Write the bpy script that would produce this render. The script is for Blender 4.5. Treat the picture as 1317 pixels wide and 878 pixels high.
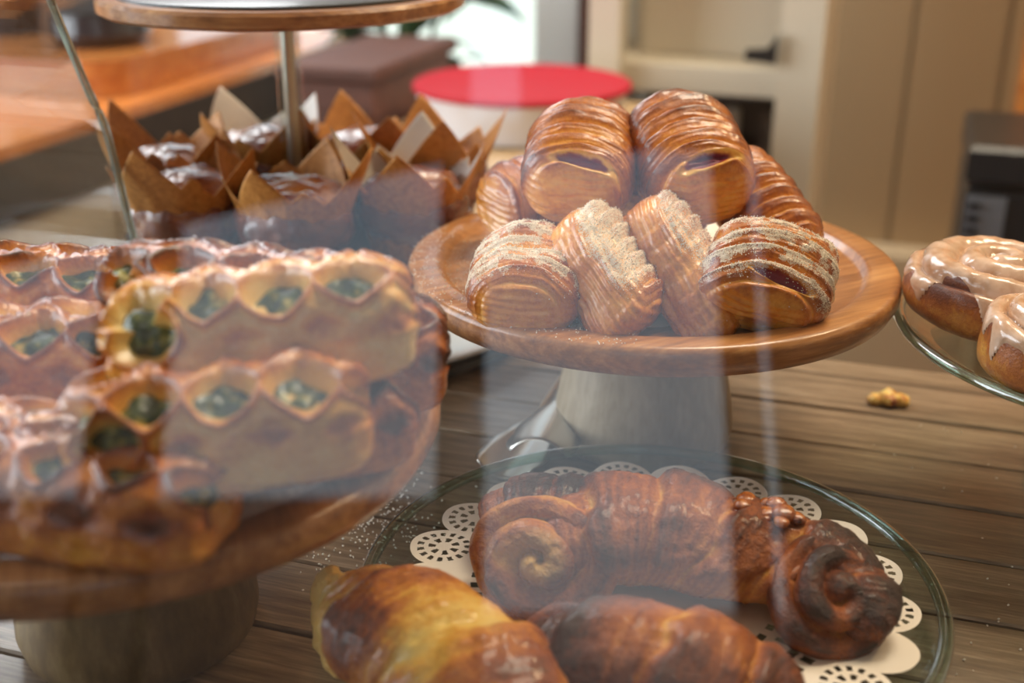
import bpy, math, random
import numpy as np
from mathutils import Vector, Matrix, Euler

for o in list(bpy.data.objects): bpy.data.objects.remove(o)
sc = bpy.context.scene
COL = sc.collection
PI = math.pi

# ------------------------------------------------------------------ camera
cam = bpy.data.objects.new('camera', bpy.data.cameras.new('camera'))
COL.objects.link(cam)
cam.location = (0, 0, .3555)
cam.rotation_euler = (math.radians(90 - 22.31), 0, 0)
cam.data.sensor_width = 36
cam.data.lens = 1538.6 / 1317 * 36
cam.data.clip_start = .02
cam.data.dof.use_dof = True
cam.data.dof.focus_distance = .62
cam.data.dof.aperture_fstop = 4.6
sc.camera = cam

# ------------------------------------------------------------------ world, lights, exposure
w = bpy.data.worlds.new('world'); sc.world = w; w.use_nodes = True
nt = w.node_tree; nt.nodes.clear()
wo = nt.nodes.new('ShaderNodeOutputWorld'); bg = nt.nodes.new('ShaderNodeBackground')
gr = nt.nodes.new('ShaderNodeValToRGB'); tc = nt.nodes.new('ShaderNodeTexCoord'); sp = nt.nodes.new('ShaderNodeSeparateXYZ')
nt.links.new(tc.outputs['Generated'], sp.inputs[0]); nt.links.new(sp.outputs['Z'], gr.inputs[0])
gr.color_ramp.elements[0].position = 0; gr.color_ramp.elements[0].color = (.80, .82, .83, 1)
gr.color_ramp.elements[1].position = .7; gr.color_ramp.elements[1].color = (.32, .56, .80, 1)
nt.links.new(gr.outputs[0], bg.inputs[0]); bg.inputs[1].default_value = 1.3
nt.links.new(bg.outputs[0], wo.inputs[0])

def area(name, loc, rot, sx, sy, power, color, portal=False):
    l = bpy.data.lights.new(name, 'AREA'); l.shape = 'RECTANGLE'; l.size = sx; l.size_y = sy
    l.energy = power; l.color = color
    o = bpy.data.objects.new(name, l); COL.objects.link(o); o.location = loc; o.rotation_euler = rot
    if portal: l.cycles.is_portal = True
    return o
# portals in the window openings (they only guide the sky's own light)
area('portal_front', (-.4, -1.84, .6), (PI / 2, 0, PI), 2.9, 1.7, 1, (1, 1, 1), True)
area('portal_left', (-2.6, .6, .75), (PI / 2, 0, -PI / 2), 2.4, 1.5, 1, (1, 1, 1), True)

# daylight from the big left window, an added warm overhead fill, and a warm wall lamp
area('daylight_left', (-2.5, .9, .85), (0, -PI / 2, 0), 1.5, 2.3, 62, (.86, .93, 1))
area('daylight_back', (-.9, 2.2, 1.5), (math.radians(-50), 0, 0), 1.0, .8, 22, (.95, .97, 1))
area('warm_fill', (.7, 1.25, 1.9), (0, 0, 0), .7, .7, 24, (1, .86, .66))  # added fill for the dim interior
area('wall_lamp', (1.6, 1.3, 1.85), (0, math.radians(15), 0), .4, .4, 16, (1, .72, .42))
sl = bpy.data.lights.new('sun', 'SUN'); sl.energy = 3.0; sl.color = (1, .92, .72); sl.angle = .02
so = bpy.data.objects.new('sun', sl); COL.objects.link(so); so.rotation_euler = (math.radians(-28), 0, 0)
sc.view_settings.view_transform = 'Standard'
sc.view_settings.look = 'None'
sc.view_settings.gamma = 1
sc.view_settings.use_curve_mapping = False
sc.view_settings.exposure = 0.43
try:
    sc.cycles.use_denoising = True
    sc.cycles.max_bounces = 8
    sc.cycles.transparent_max_bounces = 24
    sc.cycles.caustics_reflective = False
    sc.cycles.caustics_refractive = False
    sc.cycles.sample_clamp_indirect = 6
except Exception: pass

# ------------------------------------------------------------------ frames
TH = math.radians(18.2)
A2 = (math.cos(TH), -math.sin(TH)); B2 = (math.sin(TH), math.cos(TH))
def R(u, v, z=0.): return (A2[0] * u + B2[0] * v, A2[1] * u + B2[1] * v, z)

# ------------------------------------------------------------------ materials
def mat(name, base=(.5, .5, .5), rough=.5, metal=0., coat=0., spec=.5, **k):
    m = bpy.data.materials.new(name); m.use_nodes = True
    b = m.node_tree.nodes['Principled BSDF']
    b.inputs['Base Color'].default_value = (*base, 1); b.inputs['Roughness'].default_value = rough
    b.inputs['Metallic'].default_value = metal; b.inputs['Coat Weight'].default_value = coat
    b.inputs['Specular IOR Level'].default_value = spec
    b.inputs['Coat Roughness'].default_value = .12
    for kk, v in k.items(): b.inputs[kk.replace('_', ' ')].default_value = v
    return m
def N(m, t, **props):
    n = m.node_tree.nodes.new(t)
    for k, v in props.items(): setattr(n, k, v)
    return n
def L(m, a, b): m.node_tree.links.new(a, b)
def bsdf(m): return m.node_tree.nodes['Principled BSDF']
def ramp(m, stops):
    n = N(m, 'ShaderNodeValToRGB'); e = n.color_ramp.elements
    while len(e) < len(stops): e.new(.5)
    for i, (p, c) in enumerate(stops): e[i].position = p; e[i].color = (*c, 1)
    return n
def noise(m, scale, detail=4, vec=None, rough=.55):
    n = N(m, 'ShaderNodeTexNoise'); n.inputs['Scale'].default_value = scale; n.inputs['Detail'].default_value = detail
    n.inputs['Roughness'].default_value = rough
    if vec is not None: L(m, vec, n.inputs['Vector'])
    return n
def objco(m, scale=(1, 1, 1)):
    t = N(m, 'ShaderNodeTexCoord'); mp = N(m, 'ShaderNodeMapping'); mp.inputs['Scale'].default_value = scale
    L(m, t.outputs['Object'], mp.inputs['Vector']); return mp.outputs[0]
def mathn(m, op, a, b=None, clamp=False):
    n = N(m, 'ShaderNodeMath', operation=op, use_clamp=clamp)
    for i, x in enumerate((a, b)):
        if x is None: continue
        if isinstance(x, (int, float)): n.inputs[i].default_value = x
        else: L(m, x, n.inputs[i])
    return n.outputs[0]
def mix(m, f, a, b):
    n = N(m, 'ShaderNodeMix', data_type='RGBA')
    if isinstance(f, (int, float)): n.inputs[0].default_value = f
    else: L(m, f, n.inputs[0])
    for s, x in ((6, a), (7, b)):
        if isinstance(x, tuple): n.inputs[s].default_value = (*x, 1)
        else: L(m, x, n.inputs[s])
    return n.outputs[2]
def bump(m, h, strength=.3, dist=.001):
    n = N(m, 'ShaderNodeBump'); n.inputs['Strength'].default_value = strength; n.inputs['Distance'].default_value = dist
    L(m, h, n.inputs['Height']); L(m, n.outputs[0], bsdf(m).inputs['Normal'])

def wood(name, c0, c1, c2, axis=0, sc_=9, rough=.45, coat=0., stretch=12):
    m = mat(name, c1, rough, coat=coat)
    s = [stretch, stretch, stretch]; s[axis] = 1.
    v = objco(m, tuple(s))
    n1 = noise(m, sc_, 6, v, .6); n2 = noise(m, sc_ * 4, 5, v, .7)
    f = mathn(m, 'ADD', mathn(m, 'MULTIPLY', n1.outputs[0], .65), mathn(m, 'MULTIPLY', n2.outputs[0], .35))
    r = ramp(m, [(.33, c0), (.5, c1), (.67, c2)]); L(m, f, r.inputs[0])
    oi = N(m, 'ShaderNodeObjectInfo')
    hs = N(m, 'ShaderNodeHueSaturation'); L(m, r.outputs[0], hs.inputs['Color'])
    L(m, mathn(m, 'ADD', mathn(m, 'MULTIPLY', oi.outputs['Random'], .3), .85), hs.inputs['Value'])
    L(m, hs.outputs[0], bsdf(m).inputs['Base Color'])
    bump(m, f, .35, .0008)
    return m

def pastry(name, fillc=(.10, .012, .02), stops=None, coat=.25, rough=.42, bumps=.4):
    m = mat(name, rough=rough, coat=coat)
    at = N(m, 'ShaderNodeAttribute', attribute_name='Col'); s = N(m, 'ShaderNodeSeparateColor'); L(m, at.outputs['Color'], s.inputs[0])
    v = objco(m)
    n1 = noise(m, 55, 5, v); n2 = noise(m, 380, 4, v, .7)
    b = mathn(m, 'ADD', s.outputs[0], mathn(m, 'MULTIPLY', mathn(m, 'SUBTRACT', n1.outputs[0], .5), .75))
    b = mathn(m, 'ADD', b, mathn(m, 'MULTIPLY', mathn(m, 'SUBTRACT', n2.outputs[0], .5), .55), True)
    r = ramp(m, stops or [(0, (.80, .58, .22)), (.25, (.72, .36, .075)), (.5, (.52, .17, .025)), (.75, (.26, .060, .012)), (1, (.055, .016, .008))])
    L(m, b, r.inputs[0])
    c = mix(m, s.outputs[1], r.outputs[0], fillc)
    ns = noise(m, 1500, 2, v, .5)
    sug = mathn(m, 'MULTIPLY', mathn(m, 'SUBTRACT', mathn(m, 'ADD', mathn(m, 'ADD', s.outputs[2], mathn(m, 'MULTIPLY', ns.outputs[0], 1.6)), mathn(m, 'MULTIPLY', n2.outputs[0], .5)), 1.62), 6., True)
    c = mix(m, sug, c, (.74, .64, .50))
    L(m, c, bsdf(m).inputs['Base Color'])
    rr = mathn(m, 'ADD', mathn(m, 'MULTIPLY', sug, .5), mathn(m, 'MULTIPLY', n1.outputs[0], rough * 1.6))
    rr = mathn(m, 'SUBTRACT', rr, mathn(m, 'MULTIPLY', s.outputs[1], .2)); L(m, rr, bsdf(m).inputs['Roughness'])
    L(m, mathn(m, 'SUBTRACT', coat, mathn(m, 'MULTIPLY', sug, coat), True), bsdf(m).inputs['Coat Weight'])
    n3 = noise(m, 900, 3, v, .6)
    bump(m, mathn(m, 'ADD', n2.outputs[0], mathn(m, 'MULTIPLY', n3.outputs[0], .6)), bumps, .0012)
    return m

def glass(name, tint, refl=1., rough=.0, ior=1.5, haze=0.):
    m = bpy.data.materials.new(name); m.use_nodes = True; t = m.node_tree; t.nodes.clear()
    out = N(m, 'ShaderNodeOutputMaterial'); mx = N(m, 'ShaderNodeMixShader'); tr = N(m, 'ShaderNodeBsdfTransparent'); gl = N(m, 'ShaderNodeBsdfGlossy')
    tr.inputs[0].default_value = (*tint, 1); gl.inputs['Roughness'].default_value = rough
    g = N(m, 'ShaderNodeNewGeometry'); dp = N(m, 'ShaderNodeVectorMath', operation='DOT_PRODUCT')
    L(m, g.outputs['Normal'], dp.inputs[0]); L(m, g.outputs['Incoming'], dp.inputs[1])
    c = mathn(m, 'SUBTRACT', 1, mathn(m, 'ABSOLUTE', dp.outputs['Value']), True)
    fz = mathn(m, 'ADD', mathn(m, 'MULTIPLY', mathn(m, 'POWER', c, 5), .96), .04)
    L(m, mathn(m, 'MULTIPLY', fz, refl, True), mx.inputs[0]); L(m, tr.outputs[0], mx.inputs[1]); L(m, gl.outputs[0], mx.inputs[2]); L(m, mx.outputs[0], out.inputs[0])
    return m

M = {}
M['pastry_jam'] = pastry('jam pastry crust', (.27, .028, .055), [(0, (.88, .50, .10)), (.25, (.76, .33, .045)), (.5, (.52, .155, .016)), (.75, (.26, .055, .008)), (1, (.055, .016, .008))], coat=.5, rough=.36)
M['pastry_strudel'] = pastry('strudel crust', (.78, .62, .25), [(0, (.88, .62, .20)), (.25, (.80, .40, .062)), (.5, (.58, .19, .024)), (.75, (.29, .062, .012)), (1, (.08, .02, .01))], coat=.45, rough=.4)
M['pastry_dark'] = pastry('dark twist crust', (.75, .48, .11), [(0, (.78, .46, .10)), (.25, (.58, .22, .035)), (.5, (.36, .095, .016)), (.75, (.15, .033, .009)), (1, (.03, .010, .006))], coat=.15, rough=.5, bumps=1.1)
M['pastry_yellow'] = pastry('golden croissant crust', (.80, .62, .22), [(0, (.86, .62, .17)), (.25, (.78, .42, .06)), (.5, (.55, .19, .022)), (.75, (.27, .06, .010)), (1, (.06, .018, .008))], coat=.25, rough=.46, bumps=.8)
M['pastry_bun'] = pastry('cinnamon bun crust', (.5, .3, .1), [(0, (.80, .52, .14)), (.25, (.70, .34, .06)), (.5, (.45, .14, .025)), (.75, (.20, .05, .014)), (1, (.08, .02, .01))], coat=.1, rough=.45)
def spinach():
    m = mat('spinach filling', rough=.35, coat=.3); v = objco(m); n = noise(m, 130, 5, v)
    r = ramp(m, [(.38, (.012, .028, .010)), (.52, (.05, .085, .02)), (.60, (.30, .28, .06)), (.72, (.66, .52, .16))]); L(m, n.outputs[0], r.inputs[0]); L(m, r.outputs[0], bsdf(m).inputs['Base Color'])
    bump(m, n.outputs[0], .8, .002); return m
M['spinach'] = spinach()
M['icing'] = mat('icing', (.78, .60, .46), .22, coat=.6, Subsurface_Weight=.0)
n_ = noise(M['icing'], 90, 3, objco(M['icing'])); r_ = ramp(M['icing'], [(.3, (.46, .25, .13)), (.6, (.68, .47, .33))]); L(M['icing'], n_.outputs[0], r_.inputs[0]); L(M['icing'], r_.outputs[0], bsdf(M['icing']).inputs['Base Color'])
M['sugar'] = mat('sugar', (.86, .80, .68), .5)
M['nut'] = pastry('candied nuts', (.3, .1, .05), coat=.6, rough=.25)
M['custard'] = mat('yellow crumb', (.88, .56, .17), .7); n_ = noise(M['custard'], 250, 5, objco(M['custard'])); bump(M['custard'], n_.outputs[0], 1., .003)
M['stand_wood'] = wood('acacia wood', (.19, .070, .020), (.36, .150, .045), (.54, .27, .095), 0, 7, .33, .3)
M['stand_foot'] = wood('mango wood', (.27, .19, .10), (.40, .30, .18), (.52, .42, .28), 2, 10, .5, .1, 4)
M['olive_foot'] = wood('olive wood', (.07, .045, .016), (.16, .10, .038), (.27, .19, .085), 2, 10, .5, .1, 2.5)
M['table'] = wood('weathered table wood', (.095, .062, .038), (.20, .140, .088), (.35, .26, .175), 0, 11, .34, .2, 16)
M['dark'] = mat('dark gap', (.02, .014, .010), .8)
M['tan_top'] = wood('pale bench wood', (.38, .24, .12), (.50, .34, .18), (.60, .43, .25), 0, 6, .4)
M['orange_wood'] = wood('orange varnished wood', (.42, .12, .025), (.58, .20, .045), (.70, .30, .08), 0, 5, .25, .5)
M['red_wood'] = wood('red brown wood', (.07, .022, .012), (.11, .035, .02), (.16, .055, .03), 0, 6, .6)
M['brown_edge'] = wood('dark brown edge', (.020, .012, .009), (.032, .020, .014), (.05, .033, .024), 0, 6, .8)
M['cream'] = mat('cream paint', (.68, .60, .47), .5)
M['tan_wall'] = mat('tan wall paint', (.43, .32, .20), .6)
M['plaster'] = mat('plaster', (.62, .55, .45), .8)
M['plaster_dim'] = mat('dim brown wall', (.13, .095, .07), .8)  # dimmed wall tone; on the far-left back wall it carries shade
M['white'] = mat('white paint', (.80, .80, .78), .4)
M['floor'] = wood('floor wood', (.10, .05, .03), (.16, .085, .05), (.22, .12, .07), 0, 4, .5)
M['black'] = mat('black plastic', (.012, .012, .013), .35)
M['grey'] = mat('grey metal', (.25, .26, .28), .4, metal=.5)
M['steel'] = mat('stainless steel', (.55, .52, .47), .28, metal=1.)
M['slate'] = mat('slate', (.035, .042, .046), .35, coat=.2)
M['tray_white'] = mat('white glazed ceramic', (.62, .66, .70), .15, coat=.5)
M['paper'] = mat('doily paper', (.84, .77, .66), .8)
M['tub'] = mat('white plastic', (.74, .74, .78), .4)
M['redlid'] = mat('red plastic lid', (.42, .006, .02), .7, spec=.3)
M['green'] = mat('leaf green', (.035, .085, .025), .5)
M['pot'] = mat('dark glazed pot', (.03, .025, .03), .2, coat=.5)
M['outside'] = mat('outside paving', (.80, .78, .66), .9)
M['sky_cutter'] = mat('dark sky cutter', (.035, .03, .03), .9)
M['haze_red'] = mat('reddish haze wall', (.14, .085, .065), .9)
M['render'] = mat('pinkish haze wall', (.30, .22, .21), .9)
M['hedge'] = mat('hedge', (.05, .07, .03), .9)
M['cloth_red'] = mat('red cloth', (.5, .02, .04), .8)
M['pane'] = glass('case glass', (.985, .99, .985), 1.35)
M['plate_glass'] = glass('plate glass', (.90, .95, .93), 1.1)
M['rim_glass'] = glass('rim glass', (.70, .84, .79), 3.5, .03)
M['window_glass'] = glass('window glass', (.97, .98, .98), .6)
M['glass_edge'] = mat('glass edge', (.62, .80, .74), .06, coat=.5, Transmission_Weight=.7)
def parchment():
    m = mat('brown parchment', rough=.55); v = objco(m); n = noise(m, 260, 5, v, .7); n2 = noise(m, 30, 2, v)
    r = ramp(m, [(.3, (.30, .105, .018)), (.5, (.56, .235, .045)), (.7, (.76, .37, .095))]); L(m, mathn(m, 'ADD', mathn(m, 'MULTIPLY', n.outputs[0], .7), mathn(m, 'MULTIPLY', n2.outputs[0], .3)), r.inputs[0])
    L(m, r.outputs[0], bsdf(m).inputs['Base Color']); return m
M['parchment'] = parchment()
M['paper_white'] = mat('white parchment underside', (.72, .68, .62), .6)
M['muffin'] = pastry('glazed muffin', (.3, .1, .05), [(0, (.50, .22, .05)), (.4, (.28, .08, .03)), (.7, (.15, .035, .018)), (1, (.06, .015, .01))], coat=.9, rough=.2, bumps=.5)

# ------------------------------------------------------------------ mesh helpers
def link(name, me, m, parent=None, loc=None, rot=None):
    o = bpy.data.objects.new(name, me); COL.objects.link(o)
    if m is not None and not me.materials: me.materials.append(m)
    if parent is not None: o.parent = parent
    if loc is not None: o.location = loc
    if rot is not None: o.rotation_euler = rot
    return o
def np_mesh(name, V, Q, smooth=True, col=None, extra=None):
    V = np.asarray(V, dtype=np.float32).reshape(-1, 3); Q = np.asarray(Q, dtype=np.int32)
    k = Q.shape[1]; n = len(Q)
    loops = Q.reshape(-1); starts = np.arange(n) * k; tot = np.full(n, k)
    if extra:
        for f in extra:
            starts = np.append(starts, len(loops)); tot = np.append(tot, len(f)); loops = np.append(loops, np.array(f, dtype=np.int32))
    me = bpy.data.meshes.new(name)
    me.vertices.add(len(V)); me.vertices.foreach_set('co', V.reshape(-1))
    me.loops.add(len(loops)); me.loops.foreach_set('vertex_index', loops.astype(np.int32))
    me.polygons.add(len(starts)); me.polygons.foreach_set('loop_start', starts.astype(np.int32))
    try: me.polygons.foreach_set('loop_total', tot.astype(np.int32))
    except Exception: pass
    me.polygons.foreach_set('use_smooth', np.full(len(starts), smooth))
    me.update(calc_edges=True); me.validate()
    if col is not None:
        a = me.color_attributes.new('Col', 'FLOAT_COLOR', 'POINT')
        c = np.ones((len(V), 4), dtype=np.float32); c[:, :3] = np.clip(np.asarray(col).reshape(-1, 3), 0, 1)
        a.data.foreach_set('color', c.reshape(-1))
    return me
def grid_quads(nu, nv, wrap=True):
    i = np.arange(nu - 1)[:, None]; j = np.arange(nv if wrap else nv - 1)[None, :]
    a = i * nv + j; b = i * nv + (j + 1) % nv; c = (i + 1) * nv + (j + 1) % nv; d = (i + 1) * nv + j
    return np.stack([a, b, c, d], -1).reshape(-1, 4)
def normals(P, wrap=True):
    du = np.gradient(P, axis=0)
    dv = (np.roll(P, -1, 1) - np.roll(P, 1, 1)) if wrap else np.gradient(P, axis=1)
    n = np.cross(dv, du); l = np.linalg.norm(n, axis=-1, keepdims=True); l[l < 1e-12] = 1
    return n / l
def hashn(i, j, k, seed):
    h = (i * 374761393 + j * 668265263 + k * 2147483647 + seed * 974711) & 0xffffffff
    h = ((h ^ (h >> 13)) * 1274126177) & 0xffffffff
    return ((h ^ (h >> 16)) & 0xffff) / 65535.
def vn(P, s, seed=0):
    X = P * s; I = np.floor(X).astype(np.int64); F = X - I; F = F * F * (3 - 2 * F); r = 0
    for a in (0, 1):
        for b in (0, 1):
            for c in (0, 1):
                r = r + hashn(I[..., 0] + a, I[..., 1] + b, I[..., 2] + c, seed) * (F[..., 0] if a else 1 - F[..., 0]) * (F[..., 1] if b else 1 - F[..., 1]) * (F[..., 2] if c else 1 - F[..., 2])
    return r * 2 - 1
def fbm(P, s, seed=0, o=3): return sum(vn(P, s * 2 ** k, seed + k) / 2 ** k for k in range(o)) / 1.75
def sst(a, b, x):
    t = np.clip((x - a) / (b - a), 0, 1); return t * t * (3 - 2 * t)
def closed(name, P, col, m, parent, flip=False, **k):
    nu, nv = P.shape[:2]; Q = grid_quads(nu, nv)
    e0 = list(range(nv))[::-1]; e1 = [(nu - 1) * nv + j for j in range(nv)]
    e0 = [j for j in range(nv)]; e1 = e1[::-1]
    if flip: Q = Q[:, ::-1]; e0 = e0[::-1]; e1 = e1[::-1]
    me = np_mesh(name, P.reshape(-1, 3), Q[:, ::-1], True, None if col is None else col.reshape(-1, 3), [e0[::1], e1[::1]])
    return link(name, me, m, parent, **k)
# box, lathe, tube, prism builders returning (verts, faces)
class MB:
    def __init__(s): s.v = []; s.f = []
    def add(s, v, f):
        b = len(s.v); s.v += [tuple(x) for x in v]; s.f += [[i + b for i in q] for q in f]; return s
    def box(s, c, d, rz=0., bev=0.):
        x, y, z = (q / 2 for q in d); cs, sn = math.cos(rz), math.sin(rz)
        if bev <= 0:
            v = [(sx * x, sy * y, sz * z) for sz in (-1, 1) for sx, sy in ((-1, -1), (1, -1), (1, 1), (-1, 1))]
            f = [[3, 2, 1, 0], [4, 5, 6, 7], [0, 1, 5, 4], [1, 2, 6, 5], [2, 3, 7, 6], [3, 0, 4, 7]]
        else:
            ring = lambda bx, zz: [(sx * (x - bx) , sy * (y - bx), zz) for sx, sy in ((-1, -1), (1, -1), (1, 1), (-1, 1))]
            v = ring(bev, -z) + ring(0, -z + bev) + ring(0, z - bev) + ring(bev, z)
            f = [[3, 2, 1, 0], [12, 13, 14, 15]]
            for k in range(3):
                for i in range(4): f.append([k * 4 + i, k * 4 + (i + 1) % 4, k * 4 + 4 + (i + 1) % 4, k * 4 + 4 + i])
        v = [(c[0] + a * cs - b * sn, c[1] + a * sn + b * cs, c[2] + zz) for a, b, zz in v]
        return s.add(v, f)
    def lathe(s, prof, n=96, c=(0, 0, 0)):
        v = []; f = []
        for r, z in prof:
            for j in range(n): a = 2 * PI * j / n; v.append((c[0] + r * math.cos(a), c[1] + r * math.sin(a), c[2] + z))
        for i in range(len(prof) - 1):
            for j in range(n): f.append([i * n + j, i * n + (j + 1) % n, (i + 1) * n + (j + 1) % n, (i + 1) * n + j])
        if prof[0][0] > 1e-6 and prof[0] != prof[-1]: f.append([j for j in range(n)][::-1])
        if prof[-1][0] > 1e-6 and prof[0] != prof[-1]: f.append([(len(prof) - 1) * n + j for j in range(n)])
        return s.add(v, f)
    def tube(s, pts, r, n=12):
        pts = [Vector(p) for p in pts]; v = []; f = []; up = None
        for i, p in enumerate(pts):
            d = (pts[min(i + 1, len(pts) - 1)] - pts[max(i - 1, 0)]).normalized()
            a = d.cross(Vector((0, 0, 1)) if abs(d.z) < .9 else Vector((1, 0, 0))).normalized(); b = d.cross(a)
            rr = r[i] if isinstance(r, (list, tuple)) else r
            for j in range(n): t = 2 * PI * j / n; v.append(p + a * rr * math.cos(t) + b * rr * math.sin(t))
        for i in range(len(pts) - 1):
            for j in range(n): f.append([i * n + j, (i + 1) * n + j, (i + 1) * n + (j + 1) % n, i * n + (j + 1) % n])
        f.append([j for j in range(n)]); f.append([(len(pts) - 1) * n + j for j in range(n)][::-1])
        return s.add(v, f)
    def build(s, name, m, parent=None, smooth=False, loc=None, rot=None, angle=None):
        me = bpy.data.meshes.new(name); me.from_pydata(s.v, [], s.f); me.validate()
        import bmesh
        b = bmesh.new(); b.from_mesh(me); bmesh.ops.recalc_face_normals(b, faces=b.faces); b.to_mesh(me); b.free()
        if smooth:
            me.polygons.foreach_set('use_smooth', [True] * len(me.polygons))
            try: me.set_sharp_from_angle(angle=math.radians(angle or 35))
            except Exception: pass
        return link(name, me, m, parent, loc, rot)

def tag(o, label, cat, group=None, kind=None):
    o['label'] = label; o['category'] = cat
    if group: o['group'] = group
    if kind: o['kind'] = kind
    return o
def thing(name, label, cat, loc=(0, 0, 0), rot=(0, 0, 0), group=None):
    o = bpy.data.objects.new(name, None); o.empty_display_size = .02; COL.objects.link(o); o.location = loc; o.rotation_euler = rot
    return tag(o, label, cat, group)
def struct(o): o['kind'] = 'structure'; return o
def stuff(o): o['kind'] = 'stuff'; return o
def copy_tree(root, loc, rot, label, scale=None):
    r = root.copy(); COL.objects.link(r); r.location = loc; r.rotation_euler = rot; r['label'] = label
    if scale: r.scale = scale
    for ch in list(root.children):
        c = ch.copy(); COL.objects.link(c); c.parent = r
        for g in list(ch.children): d = g.copy(); COL.objects.link(d); d.parent = c
    return r
def grains(name, pts, size, m, parent, seed=1):
    rng = np.random.default_rng(seed); n = len(pts)
    base = np.array([[1, 0, 0], [-1, 0, 0], [0, 1, 0], [0, -1, 0], [0, 0, 1], [0, 0, -1]], float)
    T = np.array([[0, 2, 4], [2, 1, 4], [1, 3, 4], [3, 0, 4], [2, 0, 5], [1, 2, 5], [3, 1, 5], [0, 3, 5]])
    V = pts[:, None, :] + base[None] * (size * rng.uniform(.5, 1.2, (n, 1, 3)))
    F = (np.arange(n)[:, None, None] * 6 + T[None]).reshape(-1, 3)
    return stuff(link(name, np_mesh(name, V.reshape(-1, 3), F, False), m, parent))

# ================================================================== SETTING
S = lambda: MB()
FZ = -.75
struct(S().box((0, 0, FZ - .05), (9, 9, .1)).build('floor', M['floor']))
struct(S().box((0, .68, 2.0), (5.4, 5.14, .1)).build('ceiling', M['plaster']))
# back wall: v = 2.4, glazed door opening u -1.16..-.74
wb = struct(S().box((2.0, 2.46, .62), (4.4, .08, 2.74)).box((-2.4, 2.46, .62), (1.5, .08, 2.74)).box((-.92, 2.46, 1.6), (1.5, .08, .8))
            .build('wall_back', M['tan_wall'], rot=(0, 0, -TH)))
pk = S().box((0, 0, 0), (.158, .018, .84), bev=.003).build('panel', M['tan_wall'], wb)
for i in range(13):
    o = pk if i == 0 else pk.copy()
    if i: COL.objects.link(o); o.parent = wb
    o.location = (-.085 + .165 * (i - 1) , 2.412, -.27)
struct(S().box((1.1, 2.405, .19), (2.7, .03, .06), bev=.004).build('trim_1', M['tan_wall'], rot=(0, 0, -TH)))
struct(S().box((1.1, 2.37, -.56), (2.7, .09, .38), bev=.004).build('baseboard_back', M['cream'], rot=(0, 0, -TH)))
struct(S().box((-2.4, 2.405, .3), (1.5, .02, 2.1)).build('shade_panel', M['plaster_dim'], rot=(0, 0, -TH)))  # shade on this stretch of wall, put into a dark panel's colour
# glazed door in the back wall
dr = struct(S().box((-1.17, 2.44, .22), (.06, .05, 1.94)).box((-.70, 2.44, .22), (.09, .05, 1.94)).box((-.93, 2.44, -.65), (.42, .05, .2)).box((-.93, 2.44, 1.14), (.42, .05, .1)).build('door_1', M['white'], rot=(0, 0, -TH)))
S().box((-.94, 2.44, .24), (.40, .006, 1.7)).build('pane', M['window_glass'], dr)
S().box((-.93, 2.44, .5), (.42, .04, .03)).build('glazing_bar', M['white'], dr)
struct(S().box((-.60, 2.42, .22), (.09, .06, 1.94)).build('trim_3', M['red_wood'], rot=(0, 0, -TH)))
# side walls and the wall behind the camera, with window openings
wl = struct(S().box((-2.65, 2.5, .62), (.1, 1.4, 2.74)).box((-2.65, -1.2, .62), (.1, 1.2, 2.74)).box((-2.65, .6, -.37), (.1, 2.5, .75)).box((-2.65, .6, 1.72), (.1, 2.5, .5)).build('wall_left', M['plaster']))
struct(S().box((2.65, .6, .62), (.1, 5.0, 2.74)).build('wall_right', M['plaster']))
XW = [(-1.34, -.89), (-.765, -.145), (-.075, .475)]
b = S(); z0, z1 = -.25, 1.40; yw = -1.85
xs = [-2.65] + [x for p in XW for x in p] + [.52, .58, 2.65]
for k in range(0, len(xs), 2): b.box(((xs[k] + xs[k + 1]) / 2, yw, (z0 + z1) / 2), (xs[k + 1] - xs[k], .08, z1 - z0))
b.box((0, yw, (z0 + FZ) / 2), (5.3, .08, z0 - FZ)); b.box((-1.375, yw, (z1 + 2) / 2), (2.55, .08, 2 - z1)).box((1.335, yw, (z1 + 2) / 2), (2.63, .08, 2 - z1)).box((-.04, yw, 1.41), (.12, .08, .06)).box((-.04, yw, 1.90), (.12, .08, .20))
struct(b.build('wall_front', M['plaster_dim']))
for k, (a, c) in enumerate(XW + [(.52, .58)]):
    t = .008
    f = S().box((a + t, yw + .03, (z0 + z1) / 2), (2 * t, .05, z1 - z0)).box((c - t, yw + .03, (z0 + z1) / 2), (2 * t, .05, z1 - z0)).box(((a + c) / 2, yw + .03, z0 + .01), (c - a, .05, .02)).box(((a + c) / 2, yw + .03, z1 - .01), (c - a, .05, .02))
    f = struct(f.build('window_%d' % (k + 1), M['brown_edge']))
# outdoors: ground, plus unseen shapes added to trim the glass reflection
struct(S().box((0, 0, -.95), (60, 60, .1)).build('ground', M['outside']))
aw = tag(S().add([(-1.9, -2.5, 1.22), (-1.03, -2.5, 1.45), (-.20, -2.5, 1.67), (-.20, -2.3, 1.69), (-1.03, -2.3, 1.69), (-1.9, -2.3, 1.69)] + [(-1.9, -2.5, 1.25), (-1.03, -2.5, 1.48), (-.20, -2.5, 1.70), (-.20, -2.3, 1.72), (-1.03, -2.3, 1.72), (-1.9, -2.3, 1.72)],
    [[0, 1, 4, 5], [1, 2, 3, 4], [11, 10, 7, 6], [10, 9, 8, 7], [0, 6, 7, 1], [1, 7, 8, 2], [2, 8, 9, 3], [3, 9, 10, 4], [4, 10, 11, 5], [5, 11, 6, 0]]).build('sky_cutter', M['sky_cutter']), 'unseen dark slab added outside the windows to cut the reflected sky', 'sky_cutter')  # added slab, shaped to give the reflected haze its slanted top
struct(S().box((-7.3, -6.2, .0), (14, .4, 2.64)).build('haze_wall_left', M['haze_red']))  # unseen, added to dim the lower left of the glass haze
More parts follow.
